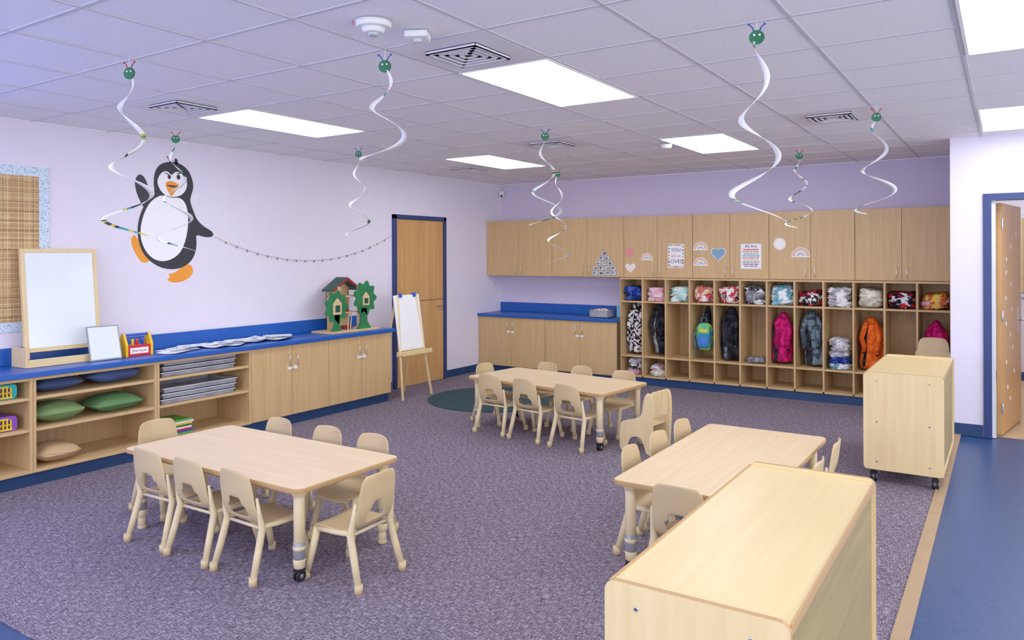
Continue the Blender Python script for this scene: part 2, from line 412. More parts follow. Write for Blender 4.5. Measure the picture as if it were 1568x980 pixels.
tops=[(navyc,navyc),(pinkc,whitec),(teal,teal),(tanm,wred),(wred,leo),(bw,greyc),(wt,wt),(rb,leo),(wg,wg),(cream,cream),(rb,bw),(orange,pinkc)]
def folded(i,mats,zb,hh,seed,name='folded_blanket'):
    b = B(); rnd = random.Random(seed*13+1); n = len(mats); z = 0
    for k,m in enumerate(mats):
        th = hh/n*rnd.uniform(.85,1.15); w_ = rnd.uniform(.118,.132)
        M = Matrix.Rotation(rnd.uniform(-.16,.16),4,'Y')@Matrix.Rotation(rnd.uniform(-.1,.1),4,'X')
        b.blob((rnd.uniform(-.008,.008),rnd.uniform(-.02,.02),z+th*.55),(w_,.17,th*.62),m,seed+k*3,.26,2.6+rnd.random()*2,rnd.choice((3.0,4.0,5.0)),4,M=M,zmin=.001)
        z += th*.92
    m = rnd.choice(mats)
    b.blob((rnd.uniform(-.05,.05),-.15,hh*.5),(rnd.uniform(.05,.08),.03,hh*.42),m,seed+50,.35,3.5,2.5,3,zmin=.001)
    for v in b.bm.verts:
        v.co.x = max(-.143,min(.143,v.co.x)); v.co.y=max(-.21,min(.25,v.co.y))
    b.done(name,loc=(cx(i),yc+.225,zb))
for i,(a_,b_) in enumerate(tops):
    folded(i,[a_,b_,a_] if i%3 else [b_,a_],1.082,random.uniform(.17,.22),i+3)
def coat(i,m,m2,z0=.42,z1=1.0,w=.10,seed=0,hood=True,lean=0.0,sl=True):
    b = B(); h = (z1-z0); rnd=random.Random(seed)
    rows=22; seg=36; prev=None; mi_=b.mi(m); mj=b.mi(m2)
    for r_ in range(rows+1):
        t=r_/rows; z=h*(1-t)
        ww=w*(.28+.72*min(1,(t*3.6))**.75)*(1+.10*noise.noise(Vector((t*3.5,seed*5.1,0)))); dd=.035+.045*min(1,t*2)
        ox=lean*t*.05+.012*math.sin(t*4+seed)
        ring=[]
        for s_ in range(seg):
            an=2*pi*s_/seg
            fold=1+min(1,t*2.2)*(.13*math.sin(an*7+seed+t*2.2)+.10*math.sin(an*4-seed*2+t*3))+.22*noise.noise(Vector((math.cos(an)*1.6,math.sin(an)*1.6+seed*3,t*5)))
            zj=.05*t*noise.noise(Vector((math.cos(an)*1.2,math.sin(an)*1.2,seed)))
            ring.append(b.bm.verts.new((ox+ww*math.cos(an)*fold, dd*math.sin(an)*fold-.01*t, max(.002,z+zj))))
        if prev:
            for s_ in range(seg):
                f=b.bm.faces.new((prev[s_],prev[(s_+1)%seg],ring[(s_+1)%seg],ring[s_])); f.smooth=True
                f.material_index=mi_ if not (.62<((s_+.5)/seg)<.70 and t>.15) else mj
        else: b.bm.faces.new(ring).material_index=mi_
        prev=ring
    b.bm.faces.new(prev).material_index=mi_
    if sl:
        for sx in (-1,1):
            k_=rnd.uniform(.22,.36); wob=rnd.uniform(-.015,.015)
            b.tube([(sx*w*.42,-.03,h*.90),(sx*w*.66+wob,-.062,h*.76),(sx*w*.70-wob,-.085,h*.60),(sx*w*.62+wob,-.082,h*.45),(sx*w*.60,-.075,h*k_)],.03,m,10,[.024,.030,.027,.029,.022])
            b.blob((sx*w*.60,-.075,h*k_),(.022,.022,.018),m2,seed+3,.1,3,2,2)
    if hood:
        b.blob((.004,-.03,h*.93),(w*.42,.05,h*.075),m,seed+9,.35,3,2.2,3)
    for v in b.bm.verts: v.co.x=max(-.140,min(.140,v.co.x))
    b.done('hanging_coat',loc=(cx(i),yc+.2,z0))
coat(0,leo,wg,.40,1.05,.115,1); coat(1,blackc,greyc,.41,1.04,.105,2,lean=1); coat(4,blackc,slate,.39,1.03,.11,3)
coat(6,mag,blackc,.41,.99,.10,4,lean=-1); coat(7,slate,blackc,.40,1.02,.125,5,lean=1); coat(9,orangeb,blackc,.40,.97,.115,6); coat(11,mag,mag,.42,.96,.085,7,lean=1)
coat(3,blackc,greyc,.72,1.03,.05,8,hood=False,sl=False)
def bundle(i,ms,zb,hh,seed,name='clothes_bundle'):
    b = B(); rnd=random.Random(seed)
    for k,m in enumerate(ms):
        b.blob((rnd.uniform(-.02,.02),rnd.uniform(-.04,.02),hh*(k+.5)/len(ms)),(rnd.uniform(.09,.12),.13,hh/len(ms)*.68),m,seed+k,.35,3.2,2.3,4,zmin=.001)
    for v in b.bm.verts: v.co.x = max(-.14,min(.14,v.co.x))
    b.done(name,loc=(cx(i),yc+.18,zb+.001))
bundle(8,[wt,navyc,wg,wg,wg],.375,.34,11); bundle(10,[bw,pinkc,whitec],.375,.18,12)
bundle(5,[greyc],.375,.06,13,'child_shoes'); bundle(0,[pinkc,leo,wg],.122,.20,14); bundle(1,[cream,whitec],.122,.13,15)
b = B(); b.blob((0,0,.16),(.100,.07,.17),green,3,.07,2,3.2,4).blob((0,-.07,.10),(.075,.03,.075),mat('bp_blue',(50,120,200),.7),5,.06,2,3,3)
b.tube([(-.03,-.02,.32),(-.03,-.03,.39),(.03,-.03,.39),(.03,-.02,.32)],.008,tealb,8)
b.tube([(-.08,-.05,.28),(-.11,-.09,.16),(-.09,-.08,.0),(-.08,-.08,-.10)],.008,tealb,6)
b.tube([(.08,-.05,.28),(.105,-.09,.16),(.09,-.05,.03)],.008,tealb,6)
b.blob((0,-.07,.23),(.06,.02,.03),mat('bp_yellow',(200,210,80),.7),8,.05,2,2.5,3)
b.done('child_backpack',loc=(cx(3),yc+.12,.50))

# ------------------------------------------------------------ decals on upper cabinets
RED = mat('decal_red',(214,90,110),.6); CORAL = mat('decal_coral',(226,140,140),.6); BLU=mat('decal_blue',(120,160,196),.6); YEL=mat('decal_yellow',(236,200,130),.6); CRM=mat('decal_cream',(244,234,226),.6)
TEALD = mat('decal_teal',(110,180,180),.6); ORG = mat('penguin_orange',(244,150,40),.5); INK = mat('ink_black',(38,38,44),.5)
def rainbow(x,z,r,nm='rainbow_decal'):
    b = B(); n = 14
    b.prism([(x+(r+.01)*math.cos(pi*k/n),z+(r+.01)*math.sin(pi*k/n)) for k in range(n+1)]+[(x-r-.01,z-.012),(x+r+.01,z-.012)],'y',yu-.0015,yu-.0002,PAPER)
    for j,m in enumerate((CORAL,YEL,CRM,BLU)):
        ro = r*(1-.2*j); ri = ro-r*.14
        pts = [(x+ro*math.cos(pi*k/n),z+ro*math.sin(pi*k/n)) for k in range(n+1)]+[(x+ri*math.cos(pi*k/n),z+ri*math.sin(pi*k/n)) for k in range(n,-1,-1)]
        b.prism(pts,'y',yu-.003,yu-.0014,m)
    b.done(nm)
def heart(x,z,r,m,nm='heart_decal'):
    pts=[]
    for k in range(28):
        t=2*pi*k/28; pts.append((x+r*16*math.sin(t)**3/16, z+r*(13*math.cos(t)-5*math.cos(2*t)-2*math.cos(3*t)-math.cos(4*t))/16))
    B().prism([(x+(p[0]-x)*1.1,z+(p[1]-z)*1.1) for p in pts],'y',yu-.0015,yu-.0002,PAPER).prism(pts,'y',yu-.003,yu-.0014,m).done(nm)
B().prism(circ(-4.162,1.71,.062),'y',yu-.002,yu-.0002,CORAL).done('circle_decal')
rainbow(-3.92,1.62,.07); heart(-4.15,1.51,.065,CRM); rainbow(-3.2,1.745,.082); rainbow(-3.2,1.55,.082); heart(-2.976,1.69,.085,BLU)
B().prism(circ(-2.242,1.80,.072),'y',yu-.002,yu-.0002,CRM).prism(circ(-2.242,1.80,.055),'y',yu-.003,yu-.0018,mat('decal_beige',(226,214,196),.7,c2=(250,248,244),scale=80,const=True)).done('circle_decal')
rainbow(-2.006,1.655,.092)
p = B().box(-3.63,-3.415,yu-.003,yu-.0003,1.51,1.815,PAPER).done('poster_loved')
for k,(t_,sz) in enumerate((('YOU',.06),('are so',.05),('LOVED',.066))):
    text('poster_text',t_,sz,(INK,RED,INK)[k],(-3.522,yu-.004,1.735-.072*k),(pi/2,0,0),p)
b = B()
for k in range(26):
    t = k/26*4; sidx=int(t); q=t-sidx
    px,pz = [(-3.615+q*.185,1.80),(-3.43,1.80-q*.275),(-3.43-q*.185,1.525),(-3.615,1.525+q*.275)][sidx]
    b.prism(circ(px,pz,.012,8),'y',yu-.0045,yu-.003,[RED,TEALD,YEL,CORAL][k%4])
o = b.done('poster_flowers'); o.parent = p; o.matrix_parent_inverse = Matrix.Translation(-p.location)
p = B().box(-2.70,-2.455,yu-.003,yu-.0003,1.505,1.805,PAPER).done('poster_welcome')
b = B()
for k in range(9):
    m = [RED,ORG,TEALD,BLU,CORAL,YEL,TEALD,RED,BLU][k]; wd = [.09,.1,.085,.1,.1,.09,.1,.095,.08][k]
    zt = 1.735-k*.025
    x = -2.5775-wd
    while x < -2.5775+wd:
        l_ = random.uniform(.015,.05); b.box(x,min(x+l_,-2.5775+wd),yu-.004,yu-.003,zt-.008,zt+.008,m); x += l_+.007
o = b.done('poster_lines'); o.parent = p; o.matrix_parent_inverse = Matrix.Translation(-p.location)
text('poster_text','All Are',.05,INK,(-2.5775,yu-.004,1.775),(pi/2,0,0),p)
b = B(); PH = mat('photo_print',(170,190,205),.4,c2=(60,70,84),scale=22,lo=.45,hi=.55)
for r_,n_ in enumerate((4,4,3,2,1)):
    for k in range(n_):
        x = -4.53+(k-(n_-1)/2)*.088; z = 1.435+r_*.066
        b.box(x-.038,x+.038,yu-.002,yu-.0003,z-.030,z+.030,INK).box(x-.034,x+.034,yu-.003,yu-.0018,z-.026,z+.026,PAPER).box(x-.026,x+.026,yu-.004,yu-.0028,z-.018,z+.020,PH)
b.done('photo_cluster')

# ------------------------------------------------------------ penguin decal on left wall
def pg(pts): return [(4.17+(u-265)*.0066, 1.674-(v-2-391)*.00604) for u,v in pts]
def smooth(pts, it=2):
    for _ in range(it):
        q = []
        n = len(pts)
        for k in range(n):
            a_,b_ = pts[k],pts[(k+1)%n]
            q += [(a_[0]*.75+b_[0]*.25,a_[1]*.75+b_[1]*.25),(a_[0]*.25+b_[0]*.75,a_[1]*.25+b_[1]*.75)]
        pts = q
    return pts
PBK = mat('penguin_black',(40,40,48),.5,var=.1); PWH = mat('penguin_white',(246,246,250),.6,var=.02)
b = B()
def art(pts, m, l, it=2): b.prism(smooth(pg(pts),it),'x',XL+.0002,XL+.0015+.0012*l,m)
art([(211,276),(216,270),(223,274),(228,286),(232,303),(238,312),(230,328),(220,318),(212,300),(209,285)],PBK,0)
art([(203,366),(209,359),(213,368),(219,364),(225,380),(232,398),(220,403),(212,392),(206,380)],ORG,0)
art([(254,427),(261,424),(256,419),(268,417),(278,408),(291,403),(297,414),(292,424),(280,431),(264,433)],ORG,0)
art([(243,255),(255,248),(272,247),(287,255),(295,270),(297,285),(293,297),(291,306),(297,322),(302,334),(312,344),(329,353),(329,361),(314,362),(300,357),(302,372),(299,390),(289,404),(272,412),(250,411),(232,401),(219,386),(213,365),(213,345),(218,325),(227,308),(238,297),(236,282),(237,268)],PBK,1)
art([(240,303),(250,299),(262,303),(275,301),(284,309),(288,325),(288,345),(284,368),(275,388),(258,399),(240,399),(226,388),(217,368),(217,348),(222,328),(230,312)],PWH,2)
art([(243,272),(249,264),(256,262),(263,269),(268,262),(277,262),(285,270),(287,283),(281,295),(270,301),(255,301),(246,293),(241,282)],PWH,3)
art([(252,280),(262,276),(277,283),(269,291),(262,302),(256,292)],ORG,4,1)
art([(253,284),(262,283),(276,285),(263,287)],PBK,5,1)
for (u,v,r) in ((259,271,2.6),(273,270,3.0)):
    b.prism(pg([(u+r*math.cos(k*pi/6),v+r*1.3*math.sin(k*pi/6)) for k in range(12)]),'x',XL+.0002,XL+.0065,PBK)
art([(250,264),(256,266),(262,269),(256,268)],PBK,5,1); art([(268,266),(276,262),(282,262),(275,265)],PBK,5,1)
art([(254,238),(262,243),(266,250),(262,251),(259,245)],PBK,1); art([(268,240),(273,244),(272,251),(267,250)],PBK,1)
b.done('penguin_wall_decal')
b = B(); path=[]
for k in range(61):
    t=k/60; y=4.60+t*(7.13-4.60); z=1.87+(1.93-1.87)*t-4*.27*t*(1-t)
    path.append((XL+.012,y,z))
b.tube(path,.002,mat('twine',(170,150,130),.9),5)
for k in range(3,60,3):
    x,y,z=path[k]; b.box(x-.003,x+.003,y-.007,y+.007,z-.020,z+.004,mat('clothespin',(150,120,115),.7))
b.done('clothespin_garland')
bb = empty('bulletin_board',(XL+.001,2.4,1.1))
B().box(0,.012,-.74,.68,0,1.29,DOTS).done('border',loc=(0,0,0),parent=bb)
B().box(.012,.016,-.66,.60,.075,1.215,PLAID).done('plaid_panel',loc=(0,0,0),parent=bb)

# ------------------------------------------------------------ counter top items (left)
WB = mat('whiteboard',(232,240,244),.12,var=.02)
e = B(); R = Matrix.Translation((-6.30,3.12,.84)) @ Matrix.Rotation(math.radians(-6),4,'Y')
e.box(-.012,.012,-.28,.28,.10,.90,MAPLEZ,M=R).box(.012,.016,-.26,.26,.13,.875,WB,M=R)
for a_,b_ in ((-.29,-.26),(.26,.29)): e.box(-.016,.02,a_,b_,.05,.905,MAPLEZ,M=R)
e.box(-.016,.02,-.26,.26,.875,.905,MAPLEZ,M=R)
e.box(-6.38,-6.16,2.77,2.79,.842,.99,MAPLEZ).box(-6.38,-6.16,3.45,3.47,.842,.99,MAPLEZ)
e.box(-6.18,-6.16,2.79,3.45,.842,.90,MAPLEY).box(-6.38,-6.18,2.79,3.45,.842,.86,MAPLEY)
e.done('tabletop_easel',bevel=.003)
R = Matrix.Translation((-6.10,3.35,.845)) @ Matrix.Rotation(math.radians(-14),4,'Y')
B().box(-.008,.0,-.13,.13,0,.28,GREY,M=R).box(0,.002,-.12,.12,.01,.27,WB,M=R).done('small_whiteboard')
t = B(); RD=mat('toy_red',(206,34,38),.3); YL=mat('toy_yellow',(246,196,30),.3); BL=mat('toy_blue',(30,80,190),.3)
ty=[(-.055,0),(.065,0),(.065,.10),(.02,.19),(-.01,.19),(-.055,.10)]
t.box(-.05,.06,.02,.22,0,.09,RD).prism(ty,'y',0,.02,YL).prism(ty,'y',.22,.24,YL)
t.cyl((.005,.01,.175),(.005,.23,.175),.012,BL).box(.06,.062,.04,.20,.02,.07,PAPER)
for yy,m in ((.05,BL),(.09,YL),(.13,RD),(.18,BL)): t.cyl((.0,yy,.08),(.01,yy,.14),.012,m)
o = t.done('toy_toolbox',loc=(-6.20,3.53,.842),bevel=.004)
text('toolbox_label','First Tools',.028,RD,(-6.1365,3.65,.887),(pi/2,0,pi/2),o)
b = B(); PP=mat('art_paper',(236,240,248),.7,c2=(140,174,218),scale=14,lo=.36,hi=.5)
for k in range(18):
    y = 3.95+k*.076; rx=random.uniform(-6.30,-6.10); a_=random.uniform(-.7,.7)
    nx=7; M = Matrix.Translation((rx,y,.8425+k*.0008)) @ Matrix.Rotation(a_,4,'Z')
    vv=[]; cu=random.uniform(.004,.022)
    for i_ in range(nx):
        x_=-.10+.20*i_/(nx-1); zz=cu*(abs(x_)/.11)**2.5
        vv.append([b.bm.verts.new(M@Vector((x_,yy_,zz+.001))) for yy_ in (-.13,.13)])
    mi_=b.mi(PP if k%3 else PAPER)
    for i_ in range(nx-1): b.bm.faces.new((vv[i_][0],vv[i_+1][0],vv[i_+1][1],vv[i_][1])).material_index=mi_
b.done('paper_drawings')
# treehouse toy
GR=mat('toy_green',(30,120,66),.5,c2=(26,104,58)); TW=mat('toy_wood',(226,194,146),.5,c2=(210,174,124),scale=5); RRf=mat('toy_dark_red',(130,36,40),.5); GD=mat('toy_dark_green',(20,70,56),.5)
def leafy(cy,cz,r,n=9,k=.13,sq=1.1): return [(cy+r*(1+k*math.cos(n*t))*math.cos(t), cz+r*sq*(1+k*math.cos(n*t))*math.sin(t)) for t in [2*pi*q/72 for q in range(72)]]
t = B()
t.box(-.16,.16,-.40,.34,0,.018,TW)
t.prism([(-.34,.018),(-.20,.018),(-.235,.12),(-.23,.2),(-.31,.2),(-.30,.12)],'x',.08,.10,GR)
t.prism(leafy(-.27,.28,.15),'x',.08,.10,GR)
t.prism([(-.33,.2),(-.21,.2),(-.21,.32),(-.27,.38),(-.33,.32)],'x',.10,.112,TW).prism([(-.305,.225),(-.235,.225),(-.235,.30),(-.305,.30)],'x',.112,.115,GD)
t.prism([(.02,.018),(.24,.018),(.18,.1),(.17,.25),(.08,.25),(.08,.1)],'x',.10,.12,GR).prism(leafy(.15,.36,.16),'x',.10,.12,GR)
t.prism([(.10,.28),(.20,.28),(.20,.38),(.15,.43),(.10,.38)],'x',.12,.13,TW).prism([(.12,.3),(.18,.3),(.18,.36),(.12,.36)],'x',.13,.133,GD)
t.box(-.14,.06,-.20,.12,.20,.215,TW).box(-.14,.06,-.20,.12,.38,.395,TW).box(-.14,-.125,-.20,.12,.0,.50,TW)
for yy in (-.19,.11): t.box(-.14,-.11,yy-.01,yy+.01,0,.5,TW).box(.03,.06,yy-.01,yy+.01,0,.5,TW)
t.prism([(-.26,.46),(-.04,.60),(.18,.46),(.17,.445),(-.04,.578),(-.25,.445)],'x',-.15,.02,GD).prism([(-.26,.46),(-.04,.60),(.18,.46),(.17,.44),(-.04,.565),(-.25,.44)],'x',.02,.035,RRf)
t.prism([(-.19,.395),(-.02,.395),(.11,.395),(.11,.49),(-.04,.57),(-.19,.49)],'x',-.13,-.11,TW)
t.box(-.04,.02,-.1,-.02,.215,.29,RRf).box(.0,.05,.18,.26,.018,.09,TW).box(-.02,.04,-.1,.02,.018,.06,RRf)
t.tube([(.07,-.08,.02),(.03,-.02,.2)],.006,TW).tube([(.07,-.04,.02),(.03,.02,.2)],.006,TW)
t.done('toy_treehouse',loc=(-6.19,6.13,.842),bevel=.002)

# floor easel
e = B()
for yy in (6.66,7.10):
    e.tube([(-5.83,yy-.03 if yy<7 else yy+.05,.01),(-5.99,yy+(.06 if yy<7 else -.06),1.22)],.016,MAPLEZ,6)
    e.tube([(-6.22,yy,.01),(-6.01,yy+(.06 if yy<7 else -.06),1.20)],.014,MAPLEZ,6)
e.box(-5.90,-5.80,6.63,7.13,.52,.535,MAPLEY).box(-5.81,-5.80,6.63,7.13,.535,.57,MAPLEY).box(-5.94,-5.90,6.65,7.11,.50,.56,MAPLEY)
R = Matrix.Translation((-5.895,6.88,.57)) @ Matrix.Rotation(math.radians(-8.5),4,'Y')
e.box(-.008,.0,-.23,.23,0,.65,WHITE,M=R).box(.001,.004,-.215,.20,.02,.64,PAPER,M=R)
for yy in (-.12,.14): e.box(-.02,.015,yy-.03,yy+.03,.62,.67,BL,M=R)
e.done('art_easel',bevel=.002,recenter=True)

# shelf contents
def pillow(loc,sz,m,seed,rot=0):
    b = B(); b.blob((0,0,sz[2]),(sz[0],sz[1],sz[2]),m,seed,.10,2.0,2.6,4)
    for v in b.bm.verts:
        r_ = max(abs(v.co.x)/sz[0],abs(v.co.y)/sz[1]); v.co.z = sz[2]+(v.co.z-sz[2])*max(.12,(1.15-r_**3))
    mz = min(v.co.z for v in b.bm.verts)
    for v in b.bm.verts: v.co.z -= mz
    b.done('floor_pillow',loc=loc,rot=rot)
pn=mat('pillow_navy',(60,80,128),.9,bump=.2); pgm=mat('pillow_green',(86,128,76),.9,bump=.2); pt=mat('pillow_tan',(200,164,120),.9,bump=.2); pg2=mat('pillow_green2',(112,140,84),.9,bump=.2)
pillow((-6.18,2.97,.653),(.17,.19,.045),pn,1); pillow((-6.16,3.41,.653),(.17,.22,.058),pn,2)
pillow((-6.16,2.97,.423),(.18,.20,.065),pg2,3); pillow((-6.16,3.42,.423),(.18,.22,.062),pgm,4); pillow((-6.14,2.95,.126),(.18,.17,.06),pt,5)
TRAY=mat('smoke_plastic',(158,160,170),.15,c2=(120,122,134),scale=4)
TRIM=mat('tray_rim',(206,208,214),.3)
for zb in (.653,.423):
    b = B()
    for q in range(3):
        x0,x1,y0,y1 = -6.42,-6.0,3.76+q*.01,4.48+q*.01; z=zb+q*.046
        b.box(x0,x1,y0,y1,z,z+.004,TRAY).box(x0,x0+.005,y0,y1,z,z+.038,TRAY).box(x1-.005,x1,y0,y1,z,z+.038,TRAY).box(x0,x1,y0,y0+.005,z,z+.038,TRAY).box(x0,x1,y1-.005,y1,z,z+.038,TRAY)
        b.box(x1-.004,x1+.008,y0-.01,y1+.01,z+.033,z+.040,TRIM)
        for yy in (y0+.1,y0+.36,y1-.1): b.box(x1,x1+.004,yy-.01,yy+.01,z+.004,z+.032,TRAY)
    b.done('storage_tray_stack',bevel=.001)
b = B()
for k,m in enumerate((mat('bk_green',(90,170,60),.5),BL,RD,WHITE,GR,YL,PAPER,mat('bk_green2',(110,190,80)))):
    b.box(-6.3,-6.04,3.78+k*.005,4.1+random.uniform(-.03,.03),.127+k*.016,.141+k*.016,m)
b.done('picture_book_stack',bevel=.002)
def carrier(loc,m,m2):
    b = B(); b.prism(rrect(-.17,.17,0,.108,.03),'x',-.12,.10,m)
    for k in (-1,1):
        c_=k*.075
        b.prism([(c_-.055,.015),(c_+.055,.015),(c_+.055,.065),(c_+.03,.09),(c_-.03,.09),(c_-.055,.065)],'x',.10,.103,mat('dark_hole',(60,50,70),.7))
        for j in range(5):
            y=c_-.05+j*.025; b.box(.103,.112,y-.005,y+.005,.015,.085,m2)
        b.box(.103,.114,c_-.06,c_+.06,.010,.02,m2).box(.103,.112,c_-.055,c_+.055,.045,.053,m2).box(.103,.112,c_-.035,c_+.035,.085,.095,m2)
    b.done('toy_pet_carrier',loc=loc,bevel=.003)
carrier((-6.12,2.48,.653),mat('toy_teal',(20,170,170),.35),YL); carrier((-6.12,2.48,.423),mat('toy_purple',(130,70,180),.35),YL)
carrier((-6.12,2.08,.653),RD,YL)
b = B(); b.box(-.14,.14,-.1,.1,0,.008,TRAY).box(-.14,.14,-.1,-.095,0,.10,TRAY).box(-.14,.14,.095,.1,0,.10,TRAY).box(-.14,-.135,-.1,.1,0,.10,TRAY).box(.135,.14,-.1,.1,0,.10,TRAY)
b.blob((0,0,.07),(.12,.08,.05),cloth('bin_stuff',(240,220,220),(200,90,90),20),3,.3,4,2,3); b.done('supply_bin',loc=(-4.56,9.2,.842))
B().box(-.05,.05,-.05,.05,0,.16,mat('tissue_blue',(130,190,220),.6)).blob((0,0,.17),(.03,.02,.03),PAPER,2,.3,4,2,2).done('tissue_box',loc=(-4.34,9.35,.842),bevel=.005)
B().prism(circ(0,0,.78,64),'z',0.0,.006,mat('rug_dark_green',(34,66,72),.95,c2=(26,52,60),scale=80,bump=.4)).done('round_rug',loc=(-5.02,7.32,0.001))

# ------------------------------------------------------------ tables
def table_mesh():
    b = B(); L,W,Z = .785,.385,.50
    b.prism(rrect(-L,L,-W,W,.045),'z',Z-.026,Z,MAPLE,mside=EDGE)
    b.prism(rrect(-L-.002,L+.002,-W-.002,W+.002,.046),'z',Z-.022,Z-.004,EDGE)
    b.prism(rrect(-L+.07,L-.07,-W+.055,W-.055,.03),'z',Z-.055,Z-.026,EDGE)
    for sx in (-1,1):
        for sy in (-1,1):
            x,y = sx*(L-.075),sy*(W-.075)
            b.cyl((x,y,Z-.026),(x,y,Z-.06),.045,TANL,.034,18).cyl((x,y,Z-.05),(x,y,.20),.029,TANL,.028,18)
            b.cyl((x,y,.205),(x,y,.115),.031,GREY,.031,18).cyl((x,y,.185),(x,y,.165),.033,TANL,.033,18).cyl((x,y,.118),(x,y,.07),.033,TANL,.027,18)
            if sx*sy < 0:
                b.cyl((x,y,.075),(x,y,.04),.012,METAL)
                b.cyl((x-.02,y+.0,.031),(x-.006,y,.031),.030,BLACK,seg=20).cyl((x+.006,y,.031),(x+.02,y,.031),.030,BLACK,seg=20).cyl((x-.022,y,.031),(x+.022,y,.031),.012,METAL)
                b.box(x-.024,x+.024,y-.02,y+.02,.05,.072,BLACK)
            else:
                b.cyl((x,y,.075),(x,y,.02),.022,TANL,.024,16).cyl((x,y,.02),(x,y,0.001),.026,GLIDE,.026,16)
    o = b.done('tmp',loc=(0,0,0)); me = o.data; bpy.data.objects.remove(o); return me
TM = table_mesh()
def table(x,y,r):
    o = bpy.data.objects.new('activity_table',TM); S.collection.objects.link(o); o.location=(x,y,0); o.rotation_euler=(0,0,r)
    bv = o.modifiers.new('b','BEVEL'); bv.width=.002; bv.segments=1; bv.limit_method='ANGLE'
table(-3.77,2.985,0); table(-3.595,6.254,math.radians(-7)); table(-1.355,4.40,math.radians(90))

# ------------------------------------------------------------ chairs
def chair_shell():
    prof = [(.315,.258,.130),(.305,.278,.142),(.22,.286,.152),(.12,.280,.152),(.055,.283,.150),(.02,.298,.148),(.002,.325,.146),(-.008,.352,.145),(-.015,.38,.144),(-.022,.42,.142),(-.032,.49,.138),(-.040,.542,.124),(-.042,.563,.100)]
    bm = bmesh.new(); nc = 13; R_=[]
    for (y,z,w) in prof:
        row=[]
        for k in range(nc):
            t=-1+2*k/(nc-1); back=min(1,max(0,(z-.30)/.1))
            row.append(bm.verts.new((t*w, y-(1-t*t)*.022*back, z-(1-t*t)*.010*(1-back)+(1-t*t)*.008*(1 if z>.53 else 0))))
        R_.append(row)
    for i in range(len(prof)-1):
        for k in range(nc-1):
            if i in (6,7) and 3<=k<=8: continue
            if i==8 and 4<=k<=7: continue
            bm.faces.new((R_[i][k],R_[i][k+1],R_[i+1][k+1],R_[i+1][k])).smooth=True
    bmesh.ops.recalc_face_normals(bm,faces=bm.faces)
    me=bpy.data.meshes.new('chair_shell'); bm.to_mesh(me); bm.free(); me.materials.append(TAN); return me
def chair_legs():
    b=B()
    for s_ in (-1,1):
        b.tube([(s_*.146,-.010,.43),(s_*.150,.004,.34),(s_*.150,.02,.27),(s_*.158,-.015,.14),(s_*.168,-.050,.02)],.013,TANL,10,[.007,.012,.019,.019,.0175])
        b.tube([(s_*.148,.02,.275),(s_*.150,.12,.268),(s_*.146,.26,.266)],.013,TANL,8)
        b.tube([(s_*.142,.255,.272),(s_*.152,.285,.14),(s_*.162,.315,.02)],.014,TANL,10,[.020,.019,.0175])
        for y,x in ((-.052,.169),(.317,.163)):
            b.cyl((s_*x,y,.045),(s_*x,y,0.001),.021,GLIDE,.022,14)
    b.tube([(-.145,.255,.262),(.145,.255,.262)],.009,TANL,8)
    b.tube([(-.15,.03,.262),(.15,.03,.262)],.009,TANL,8)
    o=b.done('tmp',loc=(0,0,0)); me=o.data; bpy.data.objects.remove(o); return me
CS,CL = chair_shell(),chair_legs()
def smod(o):
    q=o.modifiers.new('s','SOLIDIFY'); q.thickness=.009; q.offset=0
    q=o.modifiers.new('u','SUBSURF'); q.levels=1; q.render_levels=2
def chair(x,y,deg,jit=3):
    e=empty('school_chair',(x,y,0),math.radians(deg+random.uniform(-jit,jit)))
    link('seat_shell',CS,e,smod); link('legs',CL,e)
for x in (-4.18,-3.79,-3.38): chair(x,2.565,0)
for x in (-4.17,-3.70,-3.30): chair(x,3.435,180)
chair(-4.80,3.0,-90); chair(-2.755,2.90,90)
def t2(lx,ly,deg):
    r=math.radians(-7); chair(-3.595+lx*math.cos(r)-ly*math.sin(r),6.254+lx*math.sin(r)+ly*math.cos(r),deg-7)
for x in (-.42,.0,.47): t2(x,-.43,0)
for x in (-.45,-.02,.47): t2(x,.43,180)
t2(-.88,.02,-90)
for y in (4.05,4.47,4.88): chair(-1.79,y,-90)
chair(-.90,4.85,90); chair(-.90,4.35,90); chair(-1.33,3.53,0)
st=empty('chair_stack',(-.62,8.62,0),math.radians(180))
for k in range(4):
    for nm,me,md in (('seat_shell',CS,smod),('legs',CL,None)):
        o=link(nm,me,st,md); o.location=(0,-.012*k,.088*k)
b=B()
side=smooth([(0,0),(.06,0),(.075,.07),(.11,.14),(.17,.15),(.22,.13),(.25,.07),(.26,0),(.33,0),(.335,.12),(.33,.25),(.27,.29),(.15,.31),(.10,.36),(.085,.48),(.06,.55),(.02,.56),(-.01,.53),(-.02,.4),(-.01,.2)],1)
side=[(a_*.95,c_*.93) for a_,c_ in side]
for x in (-.16,.14): b.prism(side,'x',x,x+.02,MAPLEZ)
b.box(-.14,.14,.04,.30,.225,.24,MAPLEZ)
b.prism([(-.14,.30),(.14,.30),(.14,.48),(.10,.52),(-.10,.52),(-.14,.48)],'y',.015,.03,MAPLEZ)
b.done('toddler_armchair',loc=(-2.46,6.08,0),rot=math.radians(82),bevel=.008)

